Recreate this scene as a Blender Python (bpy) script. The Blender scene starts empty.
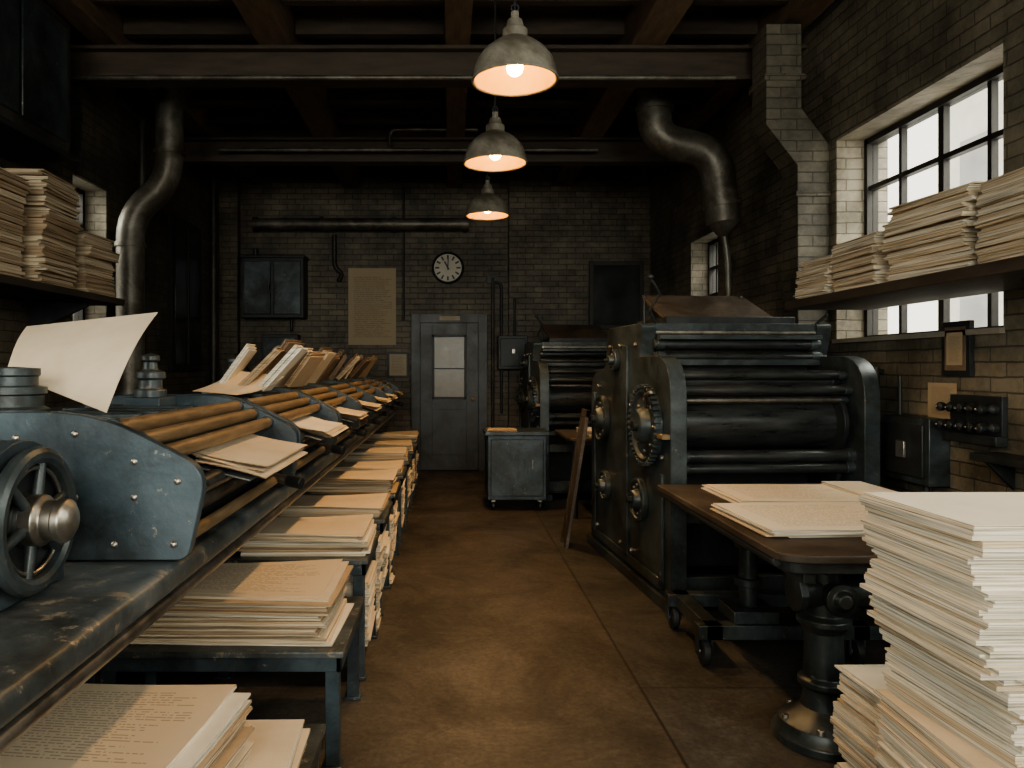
import bpy, math, random
from mathutils import Vector, Matrix, Euler
import bmesh
random.seed(7)
R=random.uniform
H=1.45; F=750.0
# ---------------------------------------------------------------- materials
def newmat(name):
    m=bpy.data.materials.new(name); m.use_nodes=True
    nt=m.node_tree
    return m,nt,nt.nodes['Principled BSDF']
def paint(name,c1,c2,rough=0.5,metal=0.0,scale=6,chip=None,chipth=0.66,bump=0.15,bscale=60,chipscale=22,stretch=None):
    m,nt,b=newmat(name); N=nt.nodes; L=nt.links
    tc=N.new('ShaderNodeTexCoord')
    mp=N.new('ShaderNodeMapping'); L.new(tc.outputs['Object'],mp.inputs[0])
    if stretch: mp.inputs['Scale'].default_value=stretch
    n=N.new('ShaderNodeTexNoise'); n.inputs['Scale'].default_value=scale; n.inputs['Detail'].default_value=6; n.inputs['Roughness'].default_value=0.65
    L.new(mp.outputs[0],n.inputs['Vector'])
    r=N.new('ShaderNodeValToRGB'); r.color_ramp.elements[0].position=0.32; r.color_ramp.elements[1].position=0.7
    r.color_ramp.elements[0].color=(*c1,1); r.color_ramp.elements[1].color=(*c2,1)
    L.new(n.outputs['Fac'],r.inputs[0])
    out=r.outputs[0]
    if chip:
        ng=N.new('ShaderNodeTexNoise'); ng.inputs['Scale'].default_value=2.2; ng.inputs['Detail'].default_value=9; ng.inputs['Roughness'].default_value=0.72; ng.inputs['Distortion'].default_value=.6
        L.new(tc.outputs['Object'],ng.inputs['Vector'])
        rg=N.new('ShaderNodeValToRGB'); rg.color_ramp.elements[0].position=.40; rg.color_ramp.elements[1].position=.6
        rg.color_ramp.elements[0].color=(.46,.42,.37,1); rg.color_ramp.elements[1].color=(1.12,1.12,1.12,1); L.new(ng.outputs['Fac'],rg.inputs[0])
        mg=N.new('ShaderNodeMix'); mg.data_type='RGBA'; mg.blend_type='MULTIPLY'; mg.inputs['Factor'].default_value=1; L.new(out,mg.inputs[6]); L.new(rg.outputs[0],mg.inputs[7]); out=mg.outputs[2]
        n2=N.new('ShaderNodeTexNoise'); n2.inputs['Scale'].default_value=chipscale; n2.inputs['Detail'].default_value=8; n2.inputs['Roughness'].default_value=0.75
        L.new(mp.outputs[0],n2.inputs['Vector'])
        r2=N.new('ShaderNodeValToRGB'); r2.color_ramp.elements[0].position=chipth; r2.color_ramp.elements[1].position=chipth+0.05
        L.new(n2.outputs['Fac'],r2.inputs[0])
        mx=N.new('ShaderNodeMix'); mx.data_type='RGBA'
        L.new(r2.outputs[0],mx.inputs['Factor']); L.new(out,mx.inputs[6]); mx.inputs[7].default_value=(*chip,1)
        out=mx.outputs[2]
    L.new(out,b.inputs['Base Color'])
    b.inputs['Metallic'].default_value=metal
    mr=N.new('ShaderNodeMapRange'); mr.inputs[3].default_value=max(0.05,rough-0.14); mr.inputs[4].default_value=min(1,rough+0.2)
    L.new(n.outputs['Fac'],mr.inputs[0]); L.new(mr.outputs[0],b.inputs['Roughness'])
    if bump:
        n3=N.new('ShaderNodeTexNoise'); n3.inputs['Scale'].default_value=bscale; n3.inputs['Detail'].default_value=4
        L.new(mp.outputs[0],n3.inputs['Vector'])
        bp=N.new('ShaderNodeBump'); bp.inputs['Strength'].default_value=bump; bp.inputs['Distance'].default_value=0.005
        L.new(n3.outputs['Fac'],bp.inputs['Height']); L.new(bp.outputs[0],b.inputs['Normal'])
    return m
def emis(name,c,s):
    m,nt,b=newmat(name); b.inputs['Base Color'].default_value=(*c,1); b.inputs['Emission Color'].default_value=(*c,1); b.inputs['Emission Strength'].default_value=s
    return m
def paper_side(name,c1,c2,dark):
    m,nt,b=newmat(name); N=nt.nodes; L=nt.links
    g=N.new('ShaderNodeNewGeometry'); mp=N.new('ShaderNodeMapping'); mp.inputs['Scale'].default_value=(3,3,420)
    L.new(g.outputs['Position'],mp.inputs[0])
    n=N.new('ShaderNodeTexNoise'); n.inputs['Scale'].default_value=1; n.inputs['Detail'].default_value=2
    L.new(mp.outputs[0],n.inputs['Vector'])
    r=N.new('ShaderNodeValToRGB'); e=r.color_ramp.elements
    e[0].position=.3; e[0].color=(*dark,1); e[1].position=.62; e[1].color=(*c2,1)
    k=e.new(.45); k.color=(*c1,1)
    L.new(n.outputs['Fac'],r.inputs[0]); L.new(r.outputs[0],b.inputs['Base Color'])
    b.inputs['Roughness'].default_value=.9
    return m
def paper_print(name,c,ink,rows=34):
    m,nt,b=newmat(name); N=nt.nodes; L=nt.links
    uv=N.new('ShaderNodeUVMap'); sp=N.new('ShaderNodeSeparateXYZ'); L.new(uv.outputs[0],sp.inputs[0])
    def M(op,a,bb=None):
        x=N.new('ShaderNodeMath'); x.operation=op
        for i,v in enumerate((a,bb)):
            if v is None: continue
            if isinstance(v,(int,float)): x.inputs[i].default_value=v
            else: L.new(v,x.inputs[i])
        return x.outputs[0]
    vr=M('MULTIPLY',sp.outputs[1],rows)
    line=M('LESS_THAN',M('FRACT',vr),0.42)
    row=M('FLOOR',vr)
    cb=N.new('ShaderNodeCombineXYZ'); L.new(M('MULTIPLY',sp.outputs[0],60),cb.inputs[0]); L.new(M('MULTIPLY',row,7.3),cb.inputs[1])
    n=N.new('ShaderNodeTexNoise'); n.inputs['Scale'].default_value=1; n.inputs['Detail'].default_value=1; L.new(cb.outputs[0],n.inputs['Vector'])
    word=M('GREATER_THAN',n.outputs['Fac'],0.45)
    cb2=N.new('ShaderNodeCombineXYZ'); L.new(M('MULTIPLY',row,3.1),cb2.inputs[0])
    wn=N.new('ShaderNodeTexWhiteNoise'); L.new(cb2.outputs[0],wn.inputs['Vector'])
    rlen=M('ADD',M('MULTIPLY',wn.outputs['Value'],0.25),0.68)
    mk=M('MULTIPLY',line,word)
    mk=M('MULTIPLY',mk,M('GREATER_THAN',sp.outputs[0],0.12)); mk=M('MULTIPLY',mk,M('LESS_THAN',sp.outputs[0],rlen))
    mk=M('MULTIPLY',mk,M('GREATER_THAN',sp.outputs[1],0.1)); mk=M('MULTIPLY',mk,M('LESS_THAN',sp.outputs[1],0.9))
    mk=M('MULTIPLY',mk,0.5)
    mx=N.new('ShaderNodeMix'); mx.data_type='RGBA'; L.new(mk,mx.inputs['Factor']); mx.inputs[6].default_value=(*c,1); mx.inputs[7].default_value=(*ink,1)
    L.new(mx.outputs[2],b.inputs['Base Color']); b.inputs['Roughness'].default_value=.85
    return m
def brick(name,c1,c2,mort,bump=0.6):
    m,nt,b=newmat(name); N=nt.nodes; L=nt.links
    g=N.new('ShaderNodeNewGeometry'); s=N.new('ShaderNodeSeparateXYZ'); L.new(g.outputs['Position'],s.inputs[0])
    a=N.new('ShaderNodeMath'); a.operation='ADD'; L.new(s.outputs[0],a.inputs[0]); L.new(s.outputs[1],a.inputs[1])
    c=N.new('ShaderNodeCombineXYZ'); L.new(a.outputs[0],c.inputs[0]); L.new(s.outputs[2],c.inputs[1])
    nz=N.new('ShaderNodeTexNoise'); nz.inputs['Scale'].default_value=7; L.new(g.outputs['Position'],nz.inputs['Vector'])
    va=N.new('ShaderNodeVectorMath'); va.operation='MULTIPLY_ADD'; va.inputs[1].default_value=(.012,.012,0)
    L.new(nz.outputs['Color'],va.inputs[0]); L.new(c.outputs[0],va.inputs[2])
    t=N.new('ShaderNodeTexBrick'); t.inputs['Scale'].default_value=1; t.inputs['Brick Width'].default_value=.23; t.inputs['Row Height'].default_value=.078; t.inputs['Mortar Size'].default_value=.006; t.inputs['Mortar Smooth'].default_value=.6
    t.inputs['Color1'].default_value=(*c1,1); t.inputs['Color2'].default_value=(*c2,1); t.inputs['Mortar'].default_value=(*mort,1)
    L.new(va.outputs[0],t.inputs['Vector'])
    n=N.new('ShaderNodeTexNoise'); n.inputs['Scale'].default_value=1.1; n.inputs['Detail'].default_value=8; n.inputs['Roughness'].default_value=.76
    L.new(g.outputs['Position'],n.inputs['Vector'])
    r=N.new('ShaderNodeValToRGB'); r.color_ramp.elements[0].position=.40; r.color_ramp.elements[1].position=.62
    r.color_ramp.elements[0].color=(.42,.405,.37,1); r.color_ramp.elements[1].color=(1.3,1.25,1.14,1)
    L.new(n.outputs['Fac'],r.inputs[0])
    mx=N.new('ShaderNodeMix'); mx.data_type='RGBA'; mx.blend_type='MULTIPLY'; mx.inputs['Factor'].default_value=1
    L.new(t.outputs['Color'],mx.inputs[6]); L.new(r.outputs[0],mx.inputs[7]); L.new(mx.outputs[2],b.inputs['Base Color'])
    b.inputs['Roughness'].default_value=.58
    inv=N.new('ShaderNodeMath'); inv.operation='SUBTRACT'; inv.inputs[0].default_value=1; L.new(t.outputs['Fac'],inv.inputs[1])
    n2=N.new('ShaderNodeTexNoise'); n2.inputs['Scale'].default_value=35; n2.inputs['Detail'].default_value=5; L.new(g.outputs['Position'],n2.inputs['Vector'])
    ad=N.new('ShaderNodeMath'); ad.operation='MULTIPLY_ADD'; ad.inputs[1].default_value=.5; L.new(n2.outputs['Fac'],ad.inputs[0]); L.new(inv.outputs[0],ad.inputs[2])
    bp=N.new('ShaderNodeBump'); bp.inputs['Strength'].default_value=bump; bp.inputs['Distance'].default_value=.008
    L.new(ad.outputs[0],bp.inputs['Height']); L.new(bp.outputs[0],b.inputs['Normal'])
    return m
BLUE=paint('painted_iron_blue',(.036,.056,.072),(.080,.110,.130),.38,.30,5,chip=(.23,.22,.19),chipth=.62,chipscale=26)
BLUE2=paint('painted_iron_bench',(.060,.078,.087),(.155,.178,.186),.36,.40,7,chip=(.28,.245,.19),chipth=.57,chipscale=14)
DARK=paint('press_black_iron',(.034,.049,.056),(.088,.110,.120),.36,.42,5,chip=(.20,.175,.14),chipth=.62)
BLACK=paint('cast_black',(.016,.020,.022),(.042,.048,.051),.45,.35,8)
STEEL=paint('worn_steel',(.20,.19,.17),(.42,.40,.36),.34,.95,14,bump=.08)
ROLL=paint('dark_roller',(.045,.053,.057),(.12,.13,.133),.28,.7,4,stretch=(1,6,6),bump=.06)
BRASS=paint('brass_roller',(.14,.098,.058),(.30,.22,.135),.42,.3,8,bump=.08,stretch=(6,1,6))
WOOD=paint('worn_wood',(.045,.036,.029),(.12,.097,.076),.5,0,6,chip=(.028,.023,.02),chipth=.56,stretch=(1,8,8))
BEAM=paint('beam_timber',(.066,.045,.029),(.175,.120,.076),.65,0,3,stretch=(6,1,6))
BEAMX=paint('beam_timber_cross',(.030,.022,.015),(.076,.055,.038),.65,0,3,stretch=(1,6,6))
SHELFW=paint('shelf_timber',(.026,.021,.017),(.06,.048,.037),.6,0,3,stretch=(6,1,6))
DUCT=paint('duct_metal',(.085,.082,.071),(.18,.17,.145),.42,.5,6,chip=(.07,.048,.03),chipth=.6)
DUCTD=paint('pipe_dark',(.045,.043,.037),(.10,.094,.08),.48,.45,6,chip=(.07,.045,.025),chipth=.62)
P1=paint('paper_cream',(.54,.45,.325),(.66,.57,.435),.85,0,3,bump=.05)
P2=paint('paper_white',(.60,.565,.475),(.73,.695,.595),.85,0,3,bump=.05)
P3=paint('paper_tan',(.32,.23,.145),(.46,.35,.23),.85,0,3,bump=.05)
PB=paint('folder_brown',(.12,.088,.06),(.24,.175,.12),.7,0,5,bump=.1)
S1=paper_side('paper_edge_cream',(.45,.37,.26),(.64,.55,.41),(.13,.10,.065))
S2=paper_side('paper_edge_white',(.52,.485,.40),(.74,.70,.60),(.15,.13,.10))
S3=paper_side('paper_edge_tan',(.30,.22,.14),(.46,.35,.23),(.08,.055,.035))
PR1=paper_print('printed_cream',(.60,.50,.365),(.16,.12,.08))
PR2=paper_print('printed_white',(.69,.66,.57),(.25,.22,.18))
PR3=paper_print('poster_print',(.38,.31,.21),(.10,.075,.05),40)
PR4=paper_print('notice_print',(.42,.36,.26),(.12,.09,.07),14)
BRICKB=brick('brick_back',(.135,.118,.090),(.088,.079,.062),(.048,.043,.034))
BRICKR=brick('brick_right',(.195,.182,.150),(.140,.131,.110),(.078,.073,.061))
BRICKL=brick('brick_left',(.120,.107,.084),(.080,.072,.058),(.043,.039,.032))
BRICKP=brick('brick_duct',(.125,.118,.098),(.092,.087,.073),(.055,.052,.044))
FRAME=paint('window_frame_iron',(.014,.013,.012),(.035,.033,.03),.5,.2,10)
DOORM=paint('door_paint',(.034,.041,.046),(.066,.075,.080),.42,.15,4,chip=(.10,.095,.08),chipth=.68)
SILL=paint('limewash',(.22,.205,.17),(.33,.31,.26),.8,0,5)
ENAM=paint('lamp_enamel',(.20,.19,.16),(.31,.295,.25),.35,0,9,chip=(.09,.07,.045),chipth=.62)
ENAMI=paint('lamp_inner',(.58,.36,.11),(.70,.45,.15),.5,0,4,bump=0)
BULB=emis('bulb_glow',(1,.62,.19),60)
WHITE=paint('clock_face',(.42,.40,.33),(.56,.53,.45),.5,0,4,bump=0)
FACADE=paint('pale_facade',(.62,.60,.56),(.78,.76,.71),.9,0,1.5)
FACW=paint('facade_window',(.30,.31,.31),(.42,.42,.41),.5,0,2)
def glassm():
    m=bpy.data.materials.new('window_glass'); m.use_nodes=True; nt=m.node_tree; nt.nodes.clear()
    o=nt.nodes.new('ShaderNodeOutputMaterial'); t=nt.nodes.new('ShaderNodeBsdfTransparent'); g=nt.nodes.new('ShaderNodeBsdfGlossy'); x=nt.nodes.new('ShaderNodeMixShader')
    t.inputs[0].default_value=(.93,.93,.90,1); g.inputs['Roughness'].default_value=.08; x.inputs[0].default_value=.08
    nt.links.new(t.outputs[0],x.inputs[1]); nt.links.new(g.outputs[0],x.inputs[2]); nt.links.new(x.outputs[0],o.inputs[0]); return m
GLASS=glassm()
DGLASS=paint('dark_glass',(.010,.012,.014),(.022,.025,.027),.15,0,3,bump=0)
PANE=paint('door_frosted_glass',(.17,.16,.13),(.29,.265,.22),.3,0,3,bump=0)
def floormat():
    m,nt,b=newmat('concrete_floor'); N=nt.nodes; L=nt.links
    g=N.new('ShaderNodeNewGeometry')
    n=N.new('ShaderNodeTexNoise'); n.inputs['Scale'].default_value=1.3; n.inputs['Detail'].default_value=10; n.inputs['Roughness'].default_value=.74; n.inputs['Distortion'].default_value=.5; L.new(g.outputs['Position'],n.inputs['Vector'])
    r=N.new('ShaderNodeValToRGB'); e=r.color_ramp.elements; e[0].position=.38; e[0].color=(.034,.029,.024,1); e[1].position=.63; e[1].color=(.118,.100,.082,1)
    L.new(n.outputs['Fac'],r.inputs[0])
    n2=N.new('ShaderNodeTexNoise'); n2.inputs['Scale'].default_value=38; n2.inputs['Detail'].default_value=7; n2.inputs['Roughness'].default_value=.7; L.new(g.outputs['Position'],n2.inputs['Vector'])
    r2=N.new('ShaderNodeValToRGB'); r2.color_ramp.elements[0].position=.35; r2.color_ramp.elements[1].position=.65; r2.color_ramp.elements[0].color=(.58,.58,.58,1); r2.color_ramp.elements[1].color=(1.25,1.23,1.2,1)
    L.new(n2.outputs['Fac'],r2.inputs[0])
    mx=N.new('ShaderNodeMix'); mx.data_type='RGBA'; mx.blend_type='MULTIPLY'; mx.inputs['Factor'].default_value=1; L.new(r.outputs[0],mx.inputs[6]); L.new(r2.outputs[0],mx.inputs[7])
    s=N.new('ShaderNodeSeparateXYZ'); L.new(g.outputs['Position'],s.inputs[0])
    def M(op,a,bb=None,cc=None):
        x=N.new('ShaderNodeMath'); x.operation=op
        for i,v in enumerate((a,bb,cc)):
            if v is None: continue
            if isinstance(v,(int,float)): x.inputs[i].default_value=v
            else: L.new(v,x.inputs[i])
        return x.outputs[0]
    right=M('GREATER_THAN',s.outputs[0],.86)
    mg=N.new('ShaderNodeMix'); mg.data_type='RGBA'; mg.blend_type='MULTIPLY'; L.new(M('MULTIPLY',right,.85),mg.inputs['Factor']); L.new(mx.outputs[2],mg.inputs[6]); mg.inputs[7].default_value=(.84,.95,1.05,1)
    j1=M('LESS_THAN',M('ABSOLUTE',M('SUBTRACT',s.outputs[0],.86)),.007)
    j2=M('MULTIPLY',right,M('LESS_THAN',M('ABSOLUTE',M('SUBTRACT',M('PINGPONG',M('ADD',s.outputs[1],.25),1.82),0)),.005))
    jj=M('MAXIMUM',j1,j2)
    md=N.new('ShaderNodeMix'); md.data_type='RGBA'; L.new(M('MULTIPLY',jj,.8),md.inputs['Factor']); L.new(mg.outputs[2],md.inputs[6]); md.inputs[7].default_value=(.012,.010,.008,1)
    v=N.new('ShaderNodeTexVoronoi'); v.feature='DISTANCE_TO_EDGE'; v.inputs['Scale'].default_value=.4
    dv=N.new('ShaderNodeVectorMath'); dv.operation='MULTIPLY_ADD'; dv.inputs[1].default_value=(.5,.5,0); L.new(n.outputs['Color'],dv.inputs[0]); L.new(g.outputs['Position'],dv.inputs[2]); L.new(dv.outputs[0],v.inputs['Vector'])
    ck=M('MULTIPLY',M('LESS_THAN',v.outputs['Distance'],.003),.35)
    m3=N.new('ShaderNodeMix'); m3.data_type='RGBA'; L.new(ck,m3.inputs['Factor']); L.new(md.outputs[2],m3.inputs[6]); m3.inputs[7].default_value=(.015,.012,.010,1)
    L.new(m3.outputs[2],b.inputs['Base Color'])
    mr=N.new('ShaderNodeMapRange'); mr.inputs[1].default_value=.3; mr.inputs[2].default_value=.7; mr.inputs[3].default_value=.6; mr.inputs[4].default_value=.34; L.new(n.outputs['Fac'],mr.inputs[0]); L.new(mr.outputs[0],b.inputs['Roughness'])
    bp=N.new('ShaderNodeBump'); bp.inputs['Strength'].default_value=.3; bp.inputs['Distance'].default_value=.004; L.new(n2.outputs['Fac'],bp.inputs['Height']); L.new(bp.outputs[0],b.inputs['Normal'])
    return m
FLOOR=floormat()
# ---------------------------------------------------------------- builder
class B:
    def __init__(s,M=None):
        s.v=[];s.f=[];s.m=[];s.uv=[];s.mats=[];s.M=M or Matrix()
    def mi(s,mat):
        if mat not in s.mats: s.mats.append(mat)
        return s.mats.index(mat)
    def add(s,vs,fs,mat,uvs=None,T=None):
        o=len(s.v); T=s.M@T if T is not None else s.M
        s.v+=[T@Vector(p) for p in vs]
        k=s.mi(mat)
        for i,f in enumerate(fs):
            s.f.append([a+o for a in f]); s.m.append(k); s.uv.append(uvs[i] if uvs else None)
    def box(s,x0,x1,y0,y1,z0,z1,mat,T=None):
        vs=[(x0,y0,z0),(x1,y0,z0),(x1,y1,z0),(x0,y1,z0),(x0,y0,z1),(x1,y0,z1),(x1,y1,z1),(x0,y1,z1)]
        s.add(vs,[(0,3,2,1),(4,5,6,7),(0,1,5,4),(1,2,6,5),(2,3,7,6),(3,0,4,7)],mat,T=T)
    def lathe(s,prof,o,axis,mat,seg=24,closed=False):
        q=Vector(axis).to_track_quat('Z','Y').to_matrix().to_4x4(); T=Matrix.Translation(o)@q
        vs=[];fs=[]
        n=len(prof)
        for r,z in prof:
            for i in range(seg):
                a=2*math.pi*i/seg; vs.append((r*math.cos(a),r*math.sin(a),z))
        rng=n if closed else n-1
        for j in range(rng):
            for i in range(seg):
                a=j*seg+i;b=j*seg+(i+1)%seg;c=((j+1)%n)*seg+(i+1)%seg;d=((j+1)%n)*seg+i
                fs.append((a,b,c,d))
        if not closed:
            if prof[0][0]>1e-4: fs.append(tuple(range(seg))[::-1])
            if prof[-1][0]>1e-4: fs.append(tuple((n-1)*seg+i for i in range(seg)))
        s.add(vs,fs,mat,T=T)
    def cyl(s,p0,p1,r,mat,seg=20,r1=None):
        d=Vector(p1)-Vector(p0); s.lathe([(r,0),(r if r1 is None else r1,d.length)],p0,d,mat,seg)
    def torus(s,o,axis,R_,r,mat,seg=32,sub=8):
        s.lathe([(R_+r*math.cos(2*math.pi*k/sub),r*math.sin(2*math.pi*k/sub)) for k in range(sub)],o,axis,mat,seg,closed=True)
    def prism(s,poly,plane,a,b,mat):
        def P(u,v,w): return {'xz':(u,w,v),'yz':(w,u,v),'xy':(u,v,w)}[plane]
        n=len(poly); vs=[P(u,v,a) for u,v in poly]+[P(u,v,b) for u,v in poly]
        fs=[tuple(range(n)),tuple(range(2*n-1,n-1,-1))]+[(i,(i+1)%n,n+(i+1)%n,n+i) for i in range(n)]
        s.add(vs,fs,mat)
    def tube(s,pts,r,mat,seg=16,rs=None):
        pts=[Vector(p) for p in pts]; vs=[];fs=[]
        up=None
        for i,p in enumerate(pts):
            d=(pts[min(i+1,len(pts)-1)]-pts[max(i-1,0)]).normalized()
            if up is None:
                up=Vector((0,1,0)) if abs(d.y)<.9 else Vector((0,0,1))
            u=(up-d*up.dot(d)).normalized(); w=d.cross(u); up=u
            rr=rs[i] if rs else r
            for k in range(seg):
                a=2*math.pi*k/seg; vs.append(p+u*math.cos(a)*rr+w*math.sin(a)*rr)
        for j in range(len(pts)-1):
            for k in range(seg):
                fs.append((j*seg+k,j*seg+(k+1)%seg,(j+1)*seg+(k+1)%seg,(j+1)*seg+k))
        fs.append(tuple(range(seg))); fs.append(tuple((len(pts)-1)*seg+k for k in range(seg)))
        s.add(vs,fs,mat)
    def rtube(s,pts,r,mat,bend=.15,seg=16):
        pts=[Vector(p) for p in pts]; out=[pts[0]]
        for i in range(1,len(pts)-1):
            a=(pts[i-1]-pts[i]); b=(pts[i+1]-pts[i]); k=min(bend,a.length*.49,b.length*.49)
            p0=pts[i]+a.normalized()*k; p2=pts[i]+b.normalized()*k
            for t in range(7):
                t/=6; out.append(p0*(1-t)**2+pts[i]*2*t*(1-t)+p2*t*t)
        out.append(pts[-1]); s.tube(out,r,mat,seg)
    def grid(s,fn,nu,nv,mat,uvrot=False):
        vs=[];fs=[];uvs=[]
        for j in range(nv+1):
            for i in range(nu+1): vs.append(fn(i/nu,j/nv))
        for j in range(nv):
            for i in range(nu):
                a=j*(nu+1)+i; fs.append((a,a+1,a+nu+2,a+nu+1))
                q=[(i/nu,j/nv),((i+1)/nu,j/nv),((i+1)/nu,(j+1)/nv),(i/nu,(j+1)/nv)]
                uvs.append([(v,1-u) for u,v in q] if uvrot else q)
        s.add(vs,fs,mat,uvs)
    def slab(s,cx,cy,z,w,d,t,rot,mt,ms,curl=0,nu=6,nv=4,uvrot=False,ph=0,warp=.0):
        T=Matrix.Translation((cx,cy,z))@Matrix.Rotation(rot,4,'Z')
        def h(u,v): return curl*((2*u-1)**2)*.6+curl*.6*((2*v-1)**2)*u+warp*math.sin(3*u+ph)*math.sin(2.5*v+ph*1.7)
        top=[((i/nu-.5)*w,(j/nv-.5)*d,t+h(i/nu,j/nv)) for j in range(nv+1) for i in range(nu+1)]
        bot=[(x,y,zz-t) for x,y,zz in top]; n=len(top)
        fs=[];uvs=[]
        for j in range(nv):
            for i in range(nu):
                a=j*(nu+1)+i; fs.append((a,a+1,a+nu+2,a+nu+1))
                q=[(i/nu,j/nv),((i+1)/nu,j/nv),((i+1)/nu,(j+1)/nv),(i/nu,(j+1)/nv)]
                uvs.append([(v,1-u) for u,v in q] if uvrot else q)
        s.add(top,fs,mt,uvs,T=T)
        fs=[]
        for j in range(nv):
            for i in range(nu):
                a=n+j*(nu+1)+i; fs.append((a,a+nu+1,a+nu+2,a+1))
        ring=[i for i in range(nu+1)]+[j*(nu+1)+nu for j in range(1,nv+1)]+[nv*(nu+1)+i for i in range(nu-1,-1,-1)]+[j*(nu+1) for j in range(nv-1,0,-1)]
        for k in range(len(ring)):
            a=ring[k];b=ring[(k+1)%len(ring)]; fs.append((a,b,b+n,a+n))
        s.add(top+bot,fs,ms,T=T)
    def obj(s,name,bevel=0.0,smooth=True,ang=35):
        xs=[p.x for p in s.v];ys=[p.y for p in s.v];zs=[p.z for p in s.v]
        o=Vector(((min(xs)+max(xs))/2,(min(ys)+max(ys))/2,min(zs)))
        me=bpy.data.meshes.new(name)
        me.from_pydata([p-o for p in s.v],[],s.f)
        for m in s.mats: me.materials.append(m)
        me.polygons.foreach_set('material_index',s.m)
        uvl=me.uv_layers.new(name='UVMap')
        for p in me.polygons:
            q=s.uv[p.index]
            if q:
                for li,c in zip(p.loop_indices,q): uvl.data[li].uv=c
        me.update()
        if not any(s.uv):
            bm=bmesh.new(); bm.from_mesh(me); bmesh.ops.recalc_face_normals(bm,faces=bm.faces); bm.to_mesh(me); bm.free()
        for p in me.polygons: p.use_smooth=True
        me.set_sharp_from_angle(angle=math.radians(ang))
        ob=bpy.data.objects.new(name,me); bpy.context.collection.objects.link(ob); ob.location=o
        if bevel:
            md=ob.modifiers.new('bev','BEVEL'); md.width=bevel; md.segments=2; md.limit_method='ANGLE'; md.angle_limit=math.radians(40); md.harden_normals=False
        return ob
def roundpoly(pts,r,n=5):
    out=[]
    N=len(pts)
    for i in range(N):
        p=Vector(pts[i][:2]); rr=pts[i][2] if len(pts[i])>2 else r
        a=Vector(pts[i-1][:2])-p; b=Vector(pts[(i+1)%N][:2])-p
        k=min(rr,a.length*.49,b.length*.49)
        if k<1e-4: out.append((p.x,p.y)); continue
        p0=p+a.normalized()*k; p2=p+b.normalized()*k
        for t in range(n+1):
            t/=n; q=p0*(1-t)**2+p*2*t*(1-t)+p2*t*t; out.append((q.x,q.y))
    return out
# ---------------------------------------------------------------- room shell
XL,XR,YB,YF,ZC=-3.2,2.79,10.56,-3.0,4.3
def wall_y(name,xa,xb,y0,y1,z1,ops,mat,alongx=False):
    b=B(); ys=sorted({y0,y1}|{o[0] for o in ops}|{o[1] for o in ops})
    def bx(a,c,z0,z): 
        if alongx: b.box(a,c,xa,xb,z0,z,mat)
        else: b.box(xa,xb,a,c,z0,z,mat)
    for a,c in zip(ys,ys[1:]):
        hit=[o for o in ops if o[0]<=a and o[1]>=c]
        if hit:
            o=hit[0]; bx(a,c,0,o[2]); bx(a,c,o[3],z1)
        else: bx(a,c,0,z1)
    return b.obj(name)
OPR=[(-2.3,-.5,1.2,3.1),(.2,2.3,1.3,3.1),(3.77,5.43,1.62,3.1),(7.8,8.7,1.62,2.9)]  # first two are out of view, added to light the near room
OPL=[(-2.3,-.3,1.2,3.1),(.6,2.6,1.3,3.1),(6.35,7.0,1.75,3.1)]  # first two are unseen windows, invented to let fill light in
OPF_FILL=[(-2.5,-.4,1.2,3.6),(.1,2.2,1.2,3.6)]  # invented openings behind the camera, for frontal fill
wall_y('wall_right',XR,XR+.38,YF,YB,ZC,OPR,BRICKR)
wall_y('wall_left',XL-.38,XL,YF,YB,ZC,OPL,BRICKL)
b=B(); b.box(XL-.38,XR+.38,YB,YB+.3,0,ZC,BRICKB); b.box(.82,XR,YB-.12,YB,0,ZC,BRICKB); b.box(XL,-2.95,YB-.15,YB,0,ZC,BRICKB); b.obj('wall_back')
wall_y('wall_front',YF-.3,YF,XL-.38,XR+.38,ZC,OPF_FILL,BRICKB,True)
b=B(); b.box(XL-.38,XR+.38,YF-.3,YB+.3,-.15,0,FLOOR); b.obj('floor')
b=B(); b.box(XL-.38,XR+.38,YF-.3,YB+.3,ZC,ZC+.12,BEAMX); b.obj('ceiling')
def beam(x,w=.24,zb=3.97):
    b=B(); b.box(x-w/2,x+w/2,YF,YB,zb,ZC,BEAM); return b.obj('ceiling_beam',.008)
beam(-2.75,.2,4.02); beam(-1.38); beam(.06,.2); beam(1.55,.26); beam(2.6,.2,4.02)
for y in (-1.6,2.1,5.95,8.3):
    b=B()
    b.box(XL,XR,y-.09,y+.09,3.70,3.73,BEAMX); b.box(XL,XR,y-.015,y+.015,3.73,3.94,BEAMX); b.box(XL,XR,y-.09,y+.09,3.94,3.968,BEAMX)
    b.obj('steel_girder')
b=B()
y=YF+.3
while y<YB:
    for xa,xb in ((XL,-2.86),(-2.64,-1.51),(-1.25,-.05),(.17,1.41),(1.69,2.49)): b.box(xa,xb,y-.04,y+.04,4.14,ZC,BEAMX)
    y+=.55
b.obj('ceiling_joists')
b=B()
b.box(XR-.02,XR,YF,3.0,0,.18,BLACK); b.box(XR-.02,XR,6,YB-.12,0,.18,BLACK); b.obj('baseboard_right')
b=B(); b.box(XL,XL+.02,YF,YB-.15,0,.18,BLACK); b.obj('baseboard_left')
RVL=brick('reveal_limewash',(.27,.25,.21),(.215,.20,.168),(.135,.125,.103))
wn=0
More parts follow.
